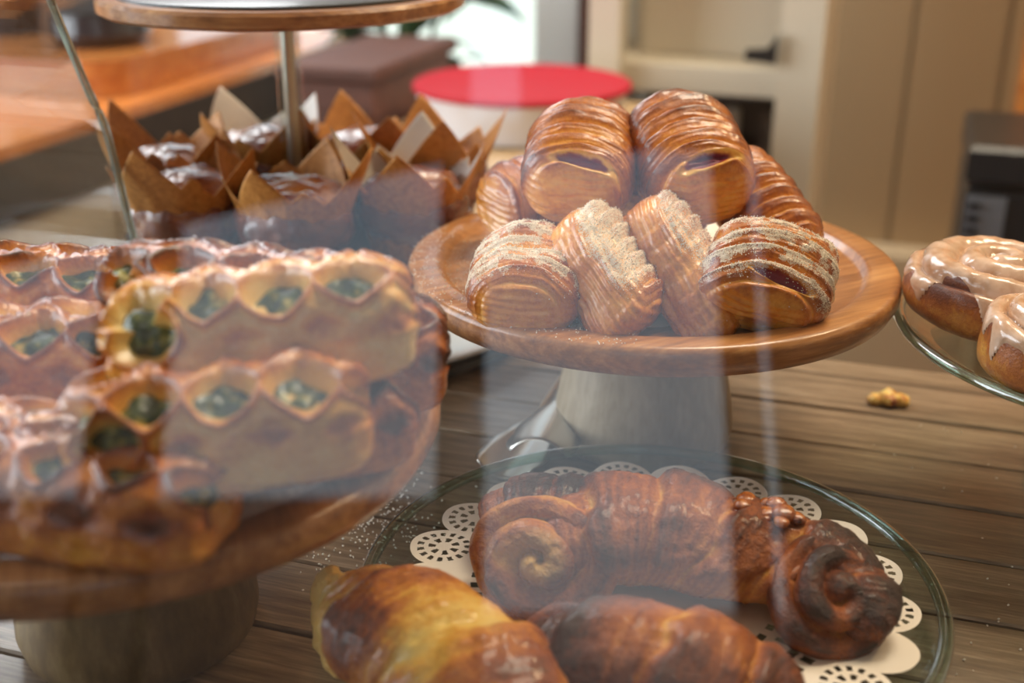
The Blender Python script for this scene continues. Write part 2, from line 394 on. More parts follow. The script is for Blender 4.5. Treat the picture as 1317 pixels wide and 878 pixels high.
struct(S().box((6.7, -6.3, -.1), (14, .4, 1.6)).build('haze_wall_right', M['render']))  # unseen, added to tint the lower right of the glass haze

# ================================================================== TABLE
tb = thing('plank_table', 'long weathered wooden plank table carrying the cake stands and the glass plate', 'table', (0, 0, FZ), (0, 0, -TH))
W_ = .0575; vs = [.835 - W_ * k for k in range(0, 17)]
pl = None
for k in range(-1, 15):
    v1 = .835 - W_ * k; v0 = v1 - W_
    if k == -1: v1, v0 = .866, .8352
    wd = v1 - v0 - .0022
    me = None
    o = S().box((0, 0, 0), (2.6, wd, .028), bev=.0012).build('plank', M['table'], tb)
    o.location = (.35, (v0 + v1) / 2, -FZ - .014 + (0, -.0004, .0003, -.0002)[k % 4])
S().box((.35, .44, -FZ - .05), (2.5, .80, .04)).build('frame', M['dark'], tb)
for x in (-.8, 1.5):
    for y in (.1, .8): S().box((x, y, (-FZ - .07) / 2), (.07, .07, -FZ - .07)).build('leg', M['table'], tb)

# second, pale bench behind (carries tub, crate, round tray)
bn = thing('pale_wooden_bench', 'pale wooden bench behind the plank table, under the white tub', 'bench', (0, 0, FZ), (0, 0, -TH))
S().box((-.49, 1.345, -FZ - .015), (.38, .91, .03), bev=.002).build('bench_top', M['tan_top'], bn)
for x in (-.65, -.33):
    for y in (.95, 1.75): S().box((x, y, (-FZ - .03) / 2), (.05, .05, -FZ - .03)).build('leg', M['tan_top'], bn)

# ================================================================== WOODEN CAKE STANDS
def wooden_stand(label, x, y, foot, rz):
    t = thing('wooden_cake_stand', label, 'cake stand', (x, y, 0), (0, 0, rz), 'round wooden cake stands')
    r = .15
    prof = [(0, .101), (.10, .101), (.132, .102), (.1465, .1065), (.150, .113), (.150, .119), (.1485, .1222), (.146, .1232), (.133, .1232), (.130, .1222), (.128, .1195), (.1255, .118), (.10, .118), (0, .118)]
    S().lathe(prof, 192).build('plate', M['stand_wood'], t, True, angle=50)
    prof = [(0, 0), (.052, 0), (.0555, .003), (.0575, .012), (.0568, .024), (.053, .045), (.047, .075), (.0435, .093), (.0415, .1015), (0, .1015)]
    S().lathe(prof, 128).build('pedestal', foot, t, True, angle=50)
    return t
wooden_stand('wooden cake stand with jam pastries on a pale turned foot, behind the glass plate', .0855, .705, M['stand_foot'], .5)
wooden_stand('wooden cake stand with spinach strudels on a dark olive foot, at the left edge', -.183, .495, M['olive_foot'], 1.9)

# ================================================================== DOILIES
def doily(name, label, cx, cy, z, Rr, nphi, nr, group='white paper doilies', rz=0., dome=0.):
    ns = 21; rs = math.pi * Rr / (ns + math.pi) * 1.06; rc = Rr - rs
    ri = Rr * .42
    ph = np.arange(nphi) / nphi * 2 * PI
    k = np.round(ph / (2 * PI / ns)); dl = ph - k * 2 * PI / ns
    s_ = np.clip(rs ** 2 - (rc * np.sin(dl)) ** 2, 0, None); edge = rc * np.cos(dl) + np.sqrt(s_)
    t = np.linspace(0, 1, nr)[:, None]
    rad = ri + (edge[None] - ri) * t
    rng = np.random.default_rng(5)
    X = rad * np.cos(ph); Y = rad * np.sin(ph); Z = .0004 + .0006 * np.sin(ph * 5 + 1) * t ** 2 + dome * t ** 3 + .0005 * (np.cos(ph * ns)) * t ** 4 + .0005
    P = np.stack([X, Y, Z + 0 * X], -1)
    Q = grid_quads(nr, nphi)
    C = P.reshape(-1, 3)[Q].mean(1)
    r = np.hypot(C[:, 0], C[:, 1]); a = np.arctan2(C[:, 1], C[:, 0]) % (2 * PI); kk = np.round(a / (2 * PI / ns)); wheel = (kk % ns) % 3 != 0
    a0 = kk * 2 * PI / ns; wx = C[:, 0] - rc * np.cos(a0); wy = C[:, 1] - rc * np.sin(a0); rho = np.hypot(wx, wy) / rs; psi = (np.arctan2(wy, wx) - a0) / (2 * PI) % 1
    fr = lambda x: x % 1
    h = wheel & (((rho > .60) & (rho < .80) & (fr(psi * 15) < .5)) | ((rho > .24) & (rho < .46) & (fr(psi * 7) < .5)))
    q = r / Rr; ap = a / (2 * PI)
    h |= (q > .655) & (q < .70) & (fr(ap * 63) < .5)
    h |= (q > .60) & (q < .635) & (fr(ap * 42 + .25) < .6)
    h |= (q > .53) & (q < .58) & (fr(ap * 63 + .3) < .45)
    h |= (q > .47) & (q < .50) & (fr(ap * 42) < .5)
    V = np.vstack([P.reshape(-1, 3), [[0, 0, .0009]]]); c = len(V) - 1
    Q2 = Q[~h]
    ex = [[j, c, (j + 1) % nphi] for j in range(nphi)]
    # centre disc as one ngon
    me = np_mesh(name, V[:-1], Q2, True, None, [list(range(nphi))[::-1]])
    o = link(name, me, M['paper'], None, (cx, cy, z), (0, 0, rz)); tag(o, label, 'doily', group)
    return o
doily('paper_doily', 'large white perforated paper doily under the dark twists on the clear glass plate', .0685, .497, .0215, .127, 1260, 150, rz=.42)
doily('paper_doily', 'white paper doily under the jam pastries on the wooden stand', .0855, .70, .1185, .105, 840, 90, rz=.1)

# ================================================================== GLASS PLATES
def ring(r, z0, n=192): return [(r, z0)]
def glass_plate(name, label, x, y, z, r, foot=None):
    t = thing(name, label, 'plate', (x, y, z), (0, 0, 0), 'clear glass plates')
    S().lathe([(0, 0), (r * .86, 0), (r * .9, .001), (r - .003, .006), (r - .001, .010), (r - .0035, .0095), (r * .885, .0045), (r * .86, .0035), (0, .0035)], 192).build('dish', M['plate_glass'], t, True, angle=40)
    n = 14; pr = [(r - .001 + .0036 * math.cos(2 * PI * k / n), .0095 + .0030 * math.sin(2 * PI * k / n)) for k in range(n)]; pr.append(pr[0])
    S().lathe(pr, 192).build('rim', M['rim_glass'], t, True, angle=80)
    if foot: S().lathe([(0, -.003), (.010, -.004), (.008, -z * .5), (.012, -z * .8), (.045, -z * .95), (.055, -z + .002), (.055, -z), (0, -z)], 64).build('foot', M['plate_glass'], t, True)
    return t
glass_plate('glass_plate', 'low clear glass plate with a white doily at the front of the table', .0675, .503, .012, .141)
glass_plate('glass_cake_stand', 'raised clear glass cake stand with iced cinnamon buns at the right edge', .362, .622, .095, .140, True)
S().lathe([(0, -.012), (.05, -.012), (.052, -.008), (.05, 0), (0, 0)], 64).build('foot', M['plate_glass'], [o for o in bpy.data.objects if o.name == 'glass_plate'][0], True)
doily('paper_doily', 'white paper doily peeking out beneath the iced cinnamon buns', .372, .622, .0993, .105, 630, 60)

# ================================================================== PASTRY BUILDERS
def loaf(L_, W, H, nu=150, nv=150, pl_=3.2, ps=2.4, lo=.38):
    i = np.arange(nu); u = -np.cos(PI * (i + .5) / nu); u = u * .9995
    e = (1 - np.abs(u) ** pl_) ** (1 / pl_)
    th = np.arange(nv) / nv * 2 * PI
    c, s = np.cos(th), np.sin(th)
    y = np.sign(c) * np.abs(c) ** (2 / ps) * W / 2; zz = np.sign(s) * np.abs(s) ** (2 / ps)
    z = np.where(zz > 0, zz * H * (1 - lo), zz * H * lo)
    P = np.stack([np.broadcast_to(u[:, None] * L_ / 2, (nu, nv)), e[:, None] * y, e[:, None] * z], -1)
    return P, u[:, None] + 0 * th[None], th[None] + 0 * u[:, None]
def bendx(P, k):  # bend along length in y
    P = P.copy(); P[..., 1] += k * P[..., 0] ** 2; return P

def jam_pastry(label, loc, yaw, pitch, roll, L_=.082, W=.060, H=.046, seed=0, sugar=0., slot=1., nrid=7, bake=.0, name='jam_pastry', slot2=0., front=.76, skew=0., shear=0., eye=0., bare=0.):
    t = thing(name, label, 'pastry', loc, (math.radians(roll), math.radians(pitch), math.radians(yaw)), 'jam pastries on the wooden stand')
    t.rotation_mode = 'XYZ'
    P, u, th = loaf(L_, W, H, 210, 210, 3.6, 2.6, .40)
    Nn = normals(P); x = P[..., 0] / (L_ / 2); tt = P[..., 1] / (W / 2); nz = Nn[..., 2]; hz = P[..., 2] / (H * .6)
    off = np.array([seed * 3.1, seed * 1.7, 0])
    nb = fbm(P + off, 45, seed)
    top = sst(-.25, .35, hz + .15) * sst(1.02, .72, x + .28 * nb)
    if bare: top = top * (1 - bare * sst(-.15, -.5, tt + .1 * nb))
    phs = (x * .5 + .5) * nrid - .55 * tt ** 2 + .15 * nb + .1 * seed
    f = phs % 1
    prof = sst(0, .28, f) * (1 - f) ** .55
    lam = fbm(np.stack([phs * 7, P[..., 1] * 55, P[..., 2] * 55], -1) + off, 1.0, seed + 30, 3)
    d = .0034 * prof * top * (1 + .5 * nb) + .0022 * nb + .0007 * lam * top
    # jam slots between ridges
    val = 1 - ((x - front) / .115) ** 2 - ((tt - .02) / .52) ** 2
    v2 = 1 - ((x - front + .30) / .07) ** 2 - ((tt + .1) / .42) ** 2
    v3 = 1 - ((x - .955) / .03) ** 2 - ((tt + .5) / .22) ** 2
    wrp = .38 * fbm(P + off, 95, seed + 50)
    val = val + wrp; v2 = v2 + wrp; v3 = v3 + wrp - .3
    fill = np.zeros_like(x)
    pale = np.zeros_like(x)
    val = 1 - ((x - front - .10 * tt * (1 if seed % 2 else -1)) / .105) ** 2 - ((tt - skew) / .58) ** 2 + wrp
    for vv, dp, on in ((val, .0040, slot), (v2, .003, eye), (v3, .003, slot2)):
        if on <= 0: continue
        d = d - on * dp * sst(0, .7, vv) * (nz > -.2)
        fill = np.maximum(fill, sst(.18, .42, vv + .35 * fbm(P + off, 160, 3)) * on)
        pale = np.maximum(pale, sst(-.35, .1, vv) * on)
        d = d + .0004 * on * np.exp(-((vv + .15) / .25) ** 2)
    lay = np.sin(P[..., 2] * 2 * PI / .0042 + 4 * nb + x * 2) * (.6 + .6 * vn(P + off, 60, 77))
    lay = lay * .6 + .6 * vn(np.stack([x * 4, tt * 4, P[..., 2] * 420], -1) + off, 1., 5)
    d = d + (1 - top) * (.0011 * lay - .0012 * np.exp(-((hz + .18 + .12 * nb) / .08) ** 2) * sst(.9, .7, x))
    P2 = P + Nn * d[..., None]
    P2[..., 2] = np.maximum(P2[..., 2], -H * .40)
    P2[..., 0] += shear * P2[..., 1]
    bk = .29 + bake + .20 * bare * (1 - top) + .46 * prof * top + .24 * nb + .22 * lam * top + .10 * (1 - top) * lay - .42 * pale * (1 - fill) - .12 * (1 - top) * sst(-.7, .2, hz) 
    bk = bk - .2 * top * sst(.28, .0, f) * (1 - pale)
    bk = bk + .3 * sst(.72, 1., np.abs(tt)) * top * .4
    sg = sugar * top * (sst(.2, .75, prof + .5 * vn(P + off, 260, 9)) * .70 + .14) * sst(1.05, .35, x + .2 * nb) if sugar else np.zeros_like(x)
    if bare: sg = np.maximum(sg, sugar * .75 * sst(.35, .75, hz + .25 * nb) * sst(.9, .3, x))
    if sugar: sg = sg + .25 * sugar * (vn(P + off, 420, 4) > .45) * sst(-.3, .3, hz)
    col = np.stack([bk, fill, sg * (1 - fill)], -1)
    closed('crust', P2, col, M['pastry_jam'], t)
    if sugar:
        rng = np.random.default_rng(seed + 7); fl = P2.reshape(-1, 3); wt = (sg.reshape(-1) * np.clip(nz.reshape(-1), 0, 1)) ** 2 + 1e-6; wt /= wt.sum()
        ids = rng.choice(len(fl), 1500, p=wt); grains('sugar_dusting', fl[ids] + rng.normal(0, .0004, (1500, 3)) + [0, 0, .0002], .00042, M['sugar'], t, seed)
    return t

def strudel(label, loc, yaw, pitch, roll, L_=.12, W=.056, H=.046, seed=0, bake=0., pitchx=.0275, name='spinach_strudel', bend=0.):
    t = thing(name, label, 'pastry', loc, (math.radians(roll), math.radians(pitch), math.radians(yaw)), 'spinach strudels on the left stand')
    P, u, th = loaf(L_, W, H, 260, 200, 5.0, 3.0, .42)
    Nn = normals(P); x = P[..., 0]; al = np.degrees(np.arctan2(P[..., 1] / (W / 2), np.maximum(P[..., 2], -.01) / (H * .58)))
    off = np.array([seed * 2.3, seed * 1.1, .5]); nb = fbm(P + off, 40, seed); hz = P[..., 2] / (H * .58)
    best = np.full_like(x, -9.); low = np.full_like(x, -9.)
    wx = x + .0022 * vn(P + off, 45, 2) + .0006 * vn(P + off, 200, 3); wa = al + 7 * vn(P + off, 50, 6) + 3 * nb
    for row, ac, aa, ax in ((0, 25, 26, .0138), (1, -27, 26, .0138), (1, 66, 17, .0115), (0, -68, 17, .0115)):
        ph = wx / pitchx + .5 * row + .17 * seed; kx = np.round(ph); dx = (ph - kx) * pitchx
        sz = 1 + .16 * np.sin(kx * 12.9 + seed * 4.1 + ac)
        q = (np.abs(dx) / (ax * sz)) ** 1.3 + (np.abs(wa - ac) / (aa * sz)) ** 1.4
        if abs(ac) < 40: best = np.maximum(best, 1 - q)
        else: low = np.maximum(low, 1 - q)
    for sg in (-1,):
        q = (np.abs(wx - sg * (L_ / 2 - .016)) / .013) ** 1.6 + (np.abs(wa + 60) / 26) ** 1.6
        best = np.maximum(best, 1 - q)
    # openings at the two ends
    for sg in (-1, 1):
        q = ((x - sg * L_ / 2 * .985) / .006) ** 2 + ((P[..., 1] - .002) / (W * .27)) ** 2 + ((P[..., 2] - .006) / (H * .22)) ** 2
        best = np.maximum(best, 1 - q)
    pit = sst(0.03, .50, best) * sst(-.15, .25, hz)
    dim = sst(0., .8, low) * sst(-.2, .2, hz) * (1 - pit)
    crest = sst(-.35, .02, best) * (1 - sst(.02, .25, best)) * sst(-.1, .3, hz)
    fine = fbm(np.stack([P[..., 0] * 90, P[..., 1] * 90, P[..., 2] * 420], -1) + off, 1., 31, 3)
    d = -.0095 * pit - .0016 * dim + .0004 * fine * (1 - pit) + .0020 * crest + .0014 * nb + .0005 * vn(P + off, 260, 5) * (1 - pit)
    # pinched lower rim of the lattice
    d = d + .0012 * np.sin(x * 2 * PI / pitchx * 1. + 1) * np.exp(-((hz - .15) / .2) ** 2)
    bk = .10 + bake + .40 * crest + .16 * nb - .22 * pit + .28 * dim + .14 * fine * (1 - pit) + .30 * np.exp(-((hz - .22) / .16) ** 2) * (.5 + .5 * vn(P + off, 90, 8)) + .1 * sst(.5, 1, hz)
    bk += .25 * sst(-.6, -1., hz)
    P2 = P + Nn * d[..., None]; P2[..., 2] = np.maximum(P2[..., 2], -H * .42)
    P2 = bendx(P2, bend)
    closed('crust', P2, np.stack([bk, pit * .55 * (1 - bake), 0 * x], -1), M['pastry_strudel'], t)
    P, u, th = loaf(L_ - .012, W - .0125, H - .012, 120, 110, 5.0, 2.5, .42); Nn = normals(P)
    d = .0042 * np.clip(fbm(P + off, 110, 11, 3), -.6, 1) + .0010
    P2 = bendx(P + Nn * d[..., None], bend)
    closed('filling', P2, None, M['spinach'], t)
    return t

def disc(Rr, H, nr=130, nphi=240, pw=2.8, lo=.45, turns=2.6, groove=.005, wob=.03, seed=0, hand=1):
    """flat round roll with a spiral on its top; returns P and masks"""
    s = (np.arange(nr) + .5) / nr * PI
    rr = np.abs(np.sin(s)) ** (2 / pw); zz = np.sign(np.cos(s)) * np.abs(np.cos(s)) ** (2 / pw)
    ph = np.arange(nphi) / nphi * 2 * PI
    w_ = 1 + wob * np.sin(ph * 2 + seed) + wob * .6 * np.sin(ph * 3 + 2 * seed)
    r = Rr * rr[:, None] * w_[None]
    z = np.where(zz > 0, zz * H * (1 - lo), zz * H * lo)[:, None] + 0 * r
    P = np.stack([r * np.cos(ph), r * np.sin(ph), z], -1)
    Nn = -normals(P)
    q = r / Rr; f = (q * turns - hand * ph[None] / (2 * PI) + .12 * vn(P + seed, 60, seed)) % 1
    top = sst(.1, .45, z / (H * .55)) * sst(1.02, .9, q)
    return P, Nn, q, f, top, ph[None] + 0 * r

def twist_coil(name, parent, loc, rot, Rr, H, seed, m, bake=.45, turns=2.2, groove=.008, hand=1, cream=0.):
    P, Nn, q, f, top, ph = disc(Rr, H, 130, 230, 2.3, .5, turns, seed=seed, hand=hand)
    nb = fbm(P + seed * .7, 50, seed)
    prof = np.sin(PI * f) ** .7
    d = -groove * (1 - prof) * top + .0025 * nb + .0012 * fbm(P + seed, 200, seed + 3) * top
    lam = fbm(np.stack([(q * turns - hand * ph / (2 * PI)) * 14, P[..., 0] * 40, P[..., 1] * 40], -1) + seed, 1., seed + 40, 3)
    d = d + .0008 * lam
    bk = bake + .2 * lam + .35 * prof * top * sst(-.5, .5, nb + .3) - .3 * (1 - prof) * top + .3 * nb
    cr = cream * sst(.55, .2, q + .2 * nb) * top
    closed(name, P + Nn * d[..., None], np.stack([bk, cr, 0 * q], -1), m, parent, flip=True, loc=loc, rot=rot)

def sweep(path, rad, nu=160, nv=150, flat=.8, zc=0.):
    pts = [Vector(p) for p in path]; n = len(pts)
    def cr(arr, t):
        k = min(int(t), n - 2); f = t - k; p0, p1, p2, p3 = (arr[max(k - 1, 0)], arr[k], arr[k + 1], arr[min(k + 2, n - 1)])
        return .5 * ((2 * p1) + (p2 - p0) * f + (2 * p0 - 5 * p1 + 4 * p2 - p3) * f * f + (3 * p1 - p0 - 3 * p2 + p3) * f ** 3)
    P = np.zeros((nu, nv, 3)); th = np.arange(nv) / nv * 2 * PI
    for i in range(nu):
        s = -math.cos(PI * (i + .5) / nu) * .5 + .5; tt = s * (n - 1)
        c = cr(pts, tt); d = (cr(pts, min(tt + .02, n - 1)) - cr(pts, max(tt - .02, 0))).normalized()
        r = cr([float(x) for x in rad], tt); e = (1 - abs(2 * s - 1) ** 5) ** (1 / 2.4)
        a = Vector((0, 0, 1)).cross(d).normalized(); b = d.cross(a)
        for ax in range(3): P[i, :, ax] = c[ax] + r * e * (a[ax] * np.cos(th) + b[ax] * np.sin(th) * flat)
    s = (-np.cos(PI * (np.arange(nu) + .5) / nu) * .5 + .5)[:, None] + 0 * th[None]
    return P, s, th[None] + 0 * s
def twist_body(name, parent, path, rad, seed, m, n=4, k=1, amp=.004, bake=.5, flat=.8, nu=170, floor=None, burn=.3, burnside=0):
    P, s, th = sweep(path, rad, nu, 160, flat); Nn = normals(P)
    nb = fbm(P + seed * .37, 38, seed); f = (s * n + k * th / (2 * PI) + .22 * nb) % 1
    prof = sst(0, .22, f) * (1 - f) ** .6
    top = sst(-.5, .3, Nn[..., 2])
    ft = s * n + k * th / (2 * PI)
    lam = fbm(np.stack([ft * 22, P[..., 0] * 45, P[..., 1] * 45], -1) + seed, 1., seed + 40, 3)
    d = amp * (prof - .4) * top * (1 + .4 * nb) + .0036 * nb + .0010 * fbm(P + seed, 200, seed + 5) + .0009 * lam
    P2 = P + Nn * d[..., None]
    if floor is not None: P2[..., 2] = np.maximum(P2[..., 2], floor)
    big = vn(P + seed * 1.9, 28, seed + 20)
    bk = bake + .28 * prof * top + .3 * nb + .22 * lam + burn * big - .22 * sst(.14, 0, f) * top - .12 * (1 - top)
    return closed(name, P2, np.stack([bk, 0 * s, 0 * s], -1), m, parent)
def nut(parent, loc, r, seed):
    P, Nn, q, f, top, ph = disc(r, r * 1.5, 14, 18, 2.1, .5, 1., seed=seed)
    closed('nut', P + Nn * (r * .35 * fbm(P + seed, 90 , seed))[..., None], np.stack([.75 + 0 * q + .2 * vn(P + seed, 200, 1), 0 * q, 0 * q], -1), M['nut'], parent, flip=True, loc=loc)

# ================================================================== PASTRIES ON THE MIDDLE STAND
G = 'jam pastries on the wooden stand'
jam_pastry('glazed jam pastry on top of the pile, left one of the two highest', (.0415, .700, .1810), -98, 20, -3, .080, .063, .048, 1, nrid=8, skew=.12)
jam_pastry('glazed jam pastry on top of the pile, right one of the two highest', (.1035, .700, .1820), -76, 22, 2, .084, .065, .052, 2, nrid=8, bake=.05)
jam_pastry('jam pastry tucked under the upper left one, ridges facing left', (.0220, .745, .1480), -150, 10, -10, .085, .058, .044, 3, slot=0, bake=.08)
jam_pastry('jam pastry in shadow beneath the two highest ones, in the middle of the pile', (.0900, .745, .1450), -90, 4, 0, .090, .066, .046, 4, slot=.5, bake=.1)
jam_pastry('orange glazed jam pastry leaning behind the sugared right one, no sugar', (.1500, .700, .1500), -62, 30, 22, .092, .046, .046, 5, slot=0, bake=.06, nrid=9)
jam_pastry('sugar-dusted jam pastry lying flat at the left of the front row', (.0085, .620, .1345), -98, 12, -3, .072, .060, .040, 6, sugar=1., slot=0, nrid=7)
jam_pastry('sugar-dusted jam pastry tilted on its neighbour, second from left in the front row', (.0470, .618, .1385), -56, 33, -26, .080, .052, .044, 7, sugar=1., slot=0, nrid=8, bake=-.02, shear=-.3, bare=.92)
jam_pastry('narrow sugar-dusted jam pastry with a pinched top end, third in the front row', (.0895, .622, .1400), -54, 40, -32, .092, .046, .040, 8, sugar=.85, slot=0, nrid=9, shear=-.35, bare=.85)
jam_pastry('sugar-dusted jam pastry with a jam-filled slit, rightmost of the front row', (.1370, .612, .1405), -112, 30, -30, .062, .068, .038, 9, sugar=.95, slot=1, nrid=5, front=.50, shear=-.2)
rng = np.random.default_rng(3)
a = rng.uniform(PI * .85, PI * 1.45, 900); r = rng.uniform(.095, .149, 900)
o = grains('sugar_sprinkle', np.stack([.0855 + r * np.cos(a), .705 + r * np.sin(a), np.where(r > .130, .1234, .1185)], -1), .0005, M['sugar'], None); tag(o, 'fine sugar scattered on the left rim of the middle wooden stand', 'sugar')
o = grains('sugar_sprinkle', np.stack([rng.normal(-.085, .022, 420), rng.normal(.598, .028, 420), np.full(420, .0005)], -1), .0008, M['sugar'], None, 5); tag(o, 'coarse sugar spilled on the table between left stand and glass plate', 'sugar')
o = grains('pastry_crumbs', np.stack([rng.uniform(.2, .36, 60), rng.uniform(.45, .72, 60), np.full(60, .0005)], -1), .0008, M['sugar'], None, 6); tag(o, 'tiny pale crumbs scattered on the right of the plank table', 'crumbs')

# ================================================================== STRUDELS ON THE LEFT STAND
strudel('spinach strudel on top of the stack, pale lattice with large openings, centre', (-.0960, .432, .1805), 9, -4, 0, .116, .054, .046, 1, bend=-.6)
strudel('spinach strudel second from top, golden side, ends at the stand middle', (-.1070, .396, .1575), 9, -3, 5, .108, .050, .044, 2, bake=.10)
strudel('dark baked spinach strudel at the bottom front with a curled end', (-.1560, .380, .1385), -14, 0, 0, .112, .052, .042, 3, bake=.36)
strudel('glossy spinach strudel at the back left, highest one beside the glass edge', (-.2150, .528, .1560), -6, 2, 0, .125, .056, .046, 4, bake=.30)
strudel('glazed spinach strudel at the left frame edge below the back left one', (-.2160, .470, .1500), 4, 0, 5, .120, .056, .044, 5, bake=.26)
strudel('golden spinach strudel mostly hidden behind the bottom front one, far left', (-.2050, .400, .1400), -6, 0, 0, .110, .052, .040, 6, bake=.25)
strudel('brown spinach strudel at the right of the stack overhanging the rim', (-.0830, .480, .1480), 4, 0, 0, .108, .056, .048, 7, bake=.48)
strudel('dark spinach strudel low under the golden one, resting on the plate', (-.0960, .428, .1400), 16, 0, 0, .112, .050, .042, 8, bake=.52)
strudel('brown spinach strudel behind the topmost one, only its right end showing', (-.1080, .476, .1780), -2, 4, 0, .128, .050, .038, 9, bake=.45)

# ================================================================== TWISTS ON THE GLASS PLATE
m = M['pastry_dark']
t = thing('nut_twist', 'big dark-baked pastry twist with candied nuts, at the back of the glass plate', 'pastry', (.064, .500, .020), (0, 0, 0), 'baked twists on the glass plate')
t.scale = (.90, .92, .76)
twist_body('body', t, [(-.055, -.010, .030), (-.02, .002, .038), (.015, .004, .038), (.05, -.006, .032), (.085, -.020, .026)], [.030, .036, .037, .033, .028], 1, m, n=4, k=1.2, amp=.010, bake=.50, flat=.86, floor=.0005, burn=.35)
twist_coil('coil', t, (-.055, -.014, .030), (math.radians(56), 0, math.radians(-16)), .040, .042, 3, m, bake=.34, turns=1.7, groove=.012, cream=.75)
twist_coil('coil', t, (.090, -.040, .024), (math.radians(48), 0, math.radians(24)), .034, .040, 5, m, bake=.68, turns=1.8, groove=.009, hand=-1)
twist_body('folded_flap', t, [(-.085, .030, .022), (-.055, .032, .034), (-.02, .028, .034)], [.020, .026, .022], 7, m, n=3, k=.6, amp=.005, bake=.55, flat=.8, floor=.0005)
twist_body('dough_band', t, [(.045, -.002, .044), (.075, -.008, .044), (.098, -.022, .036), (.108, -.044, .024), (.100, -.062, .014)], [.015, .017, .018, .017, .014], 9, m, n=3, k=.5, amp=.004, bake=.66, flat=.8, floor=.0005)
random.seed(4)
for k in range(16):
    nut(t, (.060 + random.gauss(0, .010), -.004 + random.gauss(0, .008), .058 + random.uniform(-.006, .004)), random.uniform(.004, .007), k)
t = thing('cheese_twist', 'dark glossy pastry twist with yellow cheese, cut by the bottom of the frame', 'pastry', (.054, .402, .018), (0, 0, math.radians(-8)), 'baked twists on the glass plate')
t.scale = (.95, .9, .85)
twist_body('body', t, [(-.050, .006, .024), (-.02, .000, .034), (.015, -.004, .036), (.045, -.004, .028), (.066, -.012, .018)], [.022, .030, .033, .026, .016], 11, m, n=4, k=1.0, amp=.006, bake=.62, flat=.9, floor=.0005)
twist_coil('coil', t, (-.036, .016, .026), (math.radians(45), 0, math.radians(-30)), .024, .030, 13, m, bake=.6, turns=1.6, groove=.008, cream=.9)
b_ = twist_body('cheese_strip', t, [(.022, .012, .036), (.040, .006, .036), (.055, -.004, .028)], [.010, .012, .009], 15, M['pastry_yellow'], n=3, k=1, amp=.004, bake=.3, flat=.7, burn=.6)
t = thing('golden_croissant', 'golden yellow filled croissant with brown top and torn pale end, front left', 'pastry', (-.030, .415, .018), (0, 0, 0), 'baked twists on the glass plate')
t.scale = (.92, .92, .92)
twist_body('crust', t, [(-.052, .038, .022), (-.032, .024, .028), (.0, -.004, .030), (.03, -.040, .024), (.045, -.065, .016)], [.024, .031, .035, .033, .024], 21, M['pastry_yellow'], n=3.2, k=.9, amp=.006, bake=.30, flat=.85, burn=.60, nu=200)
P, Nn, q, f, top, ph = disc(.0255, .016, 60, 90, 2.2, .5, 1, seed=3)
closed('torn_end', P + Nn * (.003 * fbm(P, 160, 4))[..., None], None, M['custard'], t, flip=True, loc=(-.0520, .034, .021), rot=(math.radians(80), 0, math.radians(-58)))

# ================================================================== CINNAMON BUNS
def bun(label, loc, rot, Rr, H, seed, ice=1.0):
    t = thing('cinnamon_bun', label, 'pastry', loc, rot, 'iced cinnamon buns')
    P, Nn, q, f, top, ph = disc(Rr, H, 150, 260, 3.0, .45, 2.7, seed=seed)
    nb = fbm(P + seed, 40, seed); hz = P[..., 2] / (H * .5)
    prof = np.sin(PI * f) ** .6
    d = (-.0075 * (1 - prof) + .002) * top + .0016 * nb
    bk = .46 + .35 * sst(-.2, .6, hz) + .2 * nb - .25 * np.exp(-((ph - 4.2) / .25) ** 2) * sst(.5, -.2, hz)
    P2 = P + Nn * d[..., None]
    closed('bun', P2, np.stack([bk, 0 * q, 0 * q], -1), M['pastry_bun'], t, flip=True)
    # icing sheet: follows the top, thick, drips over the shoulder
    drip = hz + .55 * vn(np.stack([np.cos(ph) * 2, np.sin(ph) * 2, 0 * ph], -1), 2.6, seed + 2) + .12 * nb
    th_ = sst(.20, .42, drip) * ice
    P3 = P + Nn * (d * 1.0 + .0014 * th_ + .0006 * vn(P, 200, 2) - .0006)[..., None]
    Q = grid_quads(*q.shape); keep = (th_.reshape(-1)[Q] > .12).all(1)
    me = np_mesh('icing', P3.reshape(-1, 3), Q[keep], True, None, [list(range(q.shape[1]))])
    link('icing', me, M['icing'], t)
    return t
bun('large iced cinnamon bun with a spiral top at the back of the right glass stand', (.275, .640, .122), (math.radians(4), math.radians(3), .5), .051, .042, 1)
bun('smaller iced cinnamon bun in front, cut by the right frame edge', (.2760, .562, .1180), (math.radians(6), math.radians(-4), 2.2), .037, .044, 2)

# ================================================================== TIERED STAND WITH MUFFINS
TX, TY = -.165, .895
t = thing('tiered_stand', 'two-tier stand, wood-rimmed round slate on a post above a black scalloped tray', 'cake stand', (TX, TY, 0))
S().lathe([(0, .250), (.126, .250), (.1305, .2525), (.131, .2595), (.129, .262), (.118, .262), (.118, .2615), (0, .2615)], 128).build('upper_tray', M['stand_wood'], t, True)
S().lathe([(0, .2618), (.1175, .2618), (.1175, .264), (.1165, .2645), (0, .2645)], 96).build('slate_disc', M['slate'], t, True)
n = 336; prof = []
V = []; Fq = []
for zz, q in ((.074, .0), (.074, .9), (.082, 1.), (.0835, 1.), (.076, .88), (.076, 0)):
    for j in range(n):
        a = 2 * PI * j / n; r = .128 * q * (1 + (.035 * abs(math.sin(a * 14)) if q > .95 else 0)); V.append((r * math.cos(a), r * math.sin(a), zz))
for i in range(5):
    for j in range(n): Fq.append([i * n + j, i * n + (j + 1) % n, (i + 1) * n + (j + 1) % n, (i + 1) * n + j])
S().add(V, Fq).build('lower_tray', M['black'], t, True)
S().lathe([(.0095, .076), (.0095, .250), (.0, .250)], 24).build('post', M['plate_glass'], t, True)
S().lathe([(0, .088), (.005, .088), (.005, .250), (0, .250)], 16).build('rod', M['steel'], t, True)
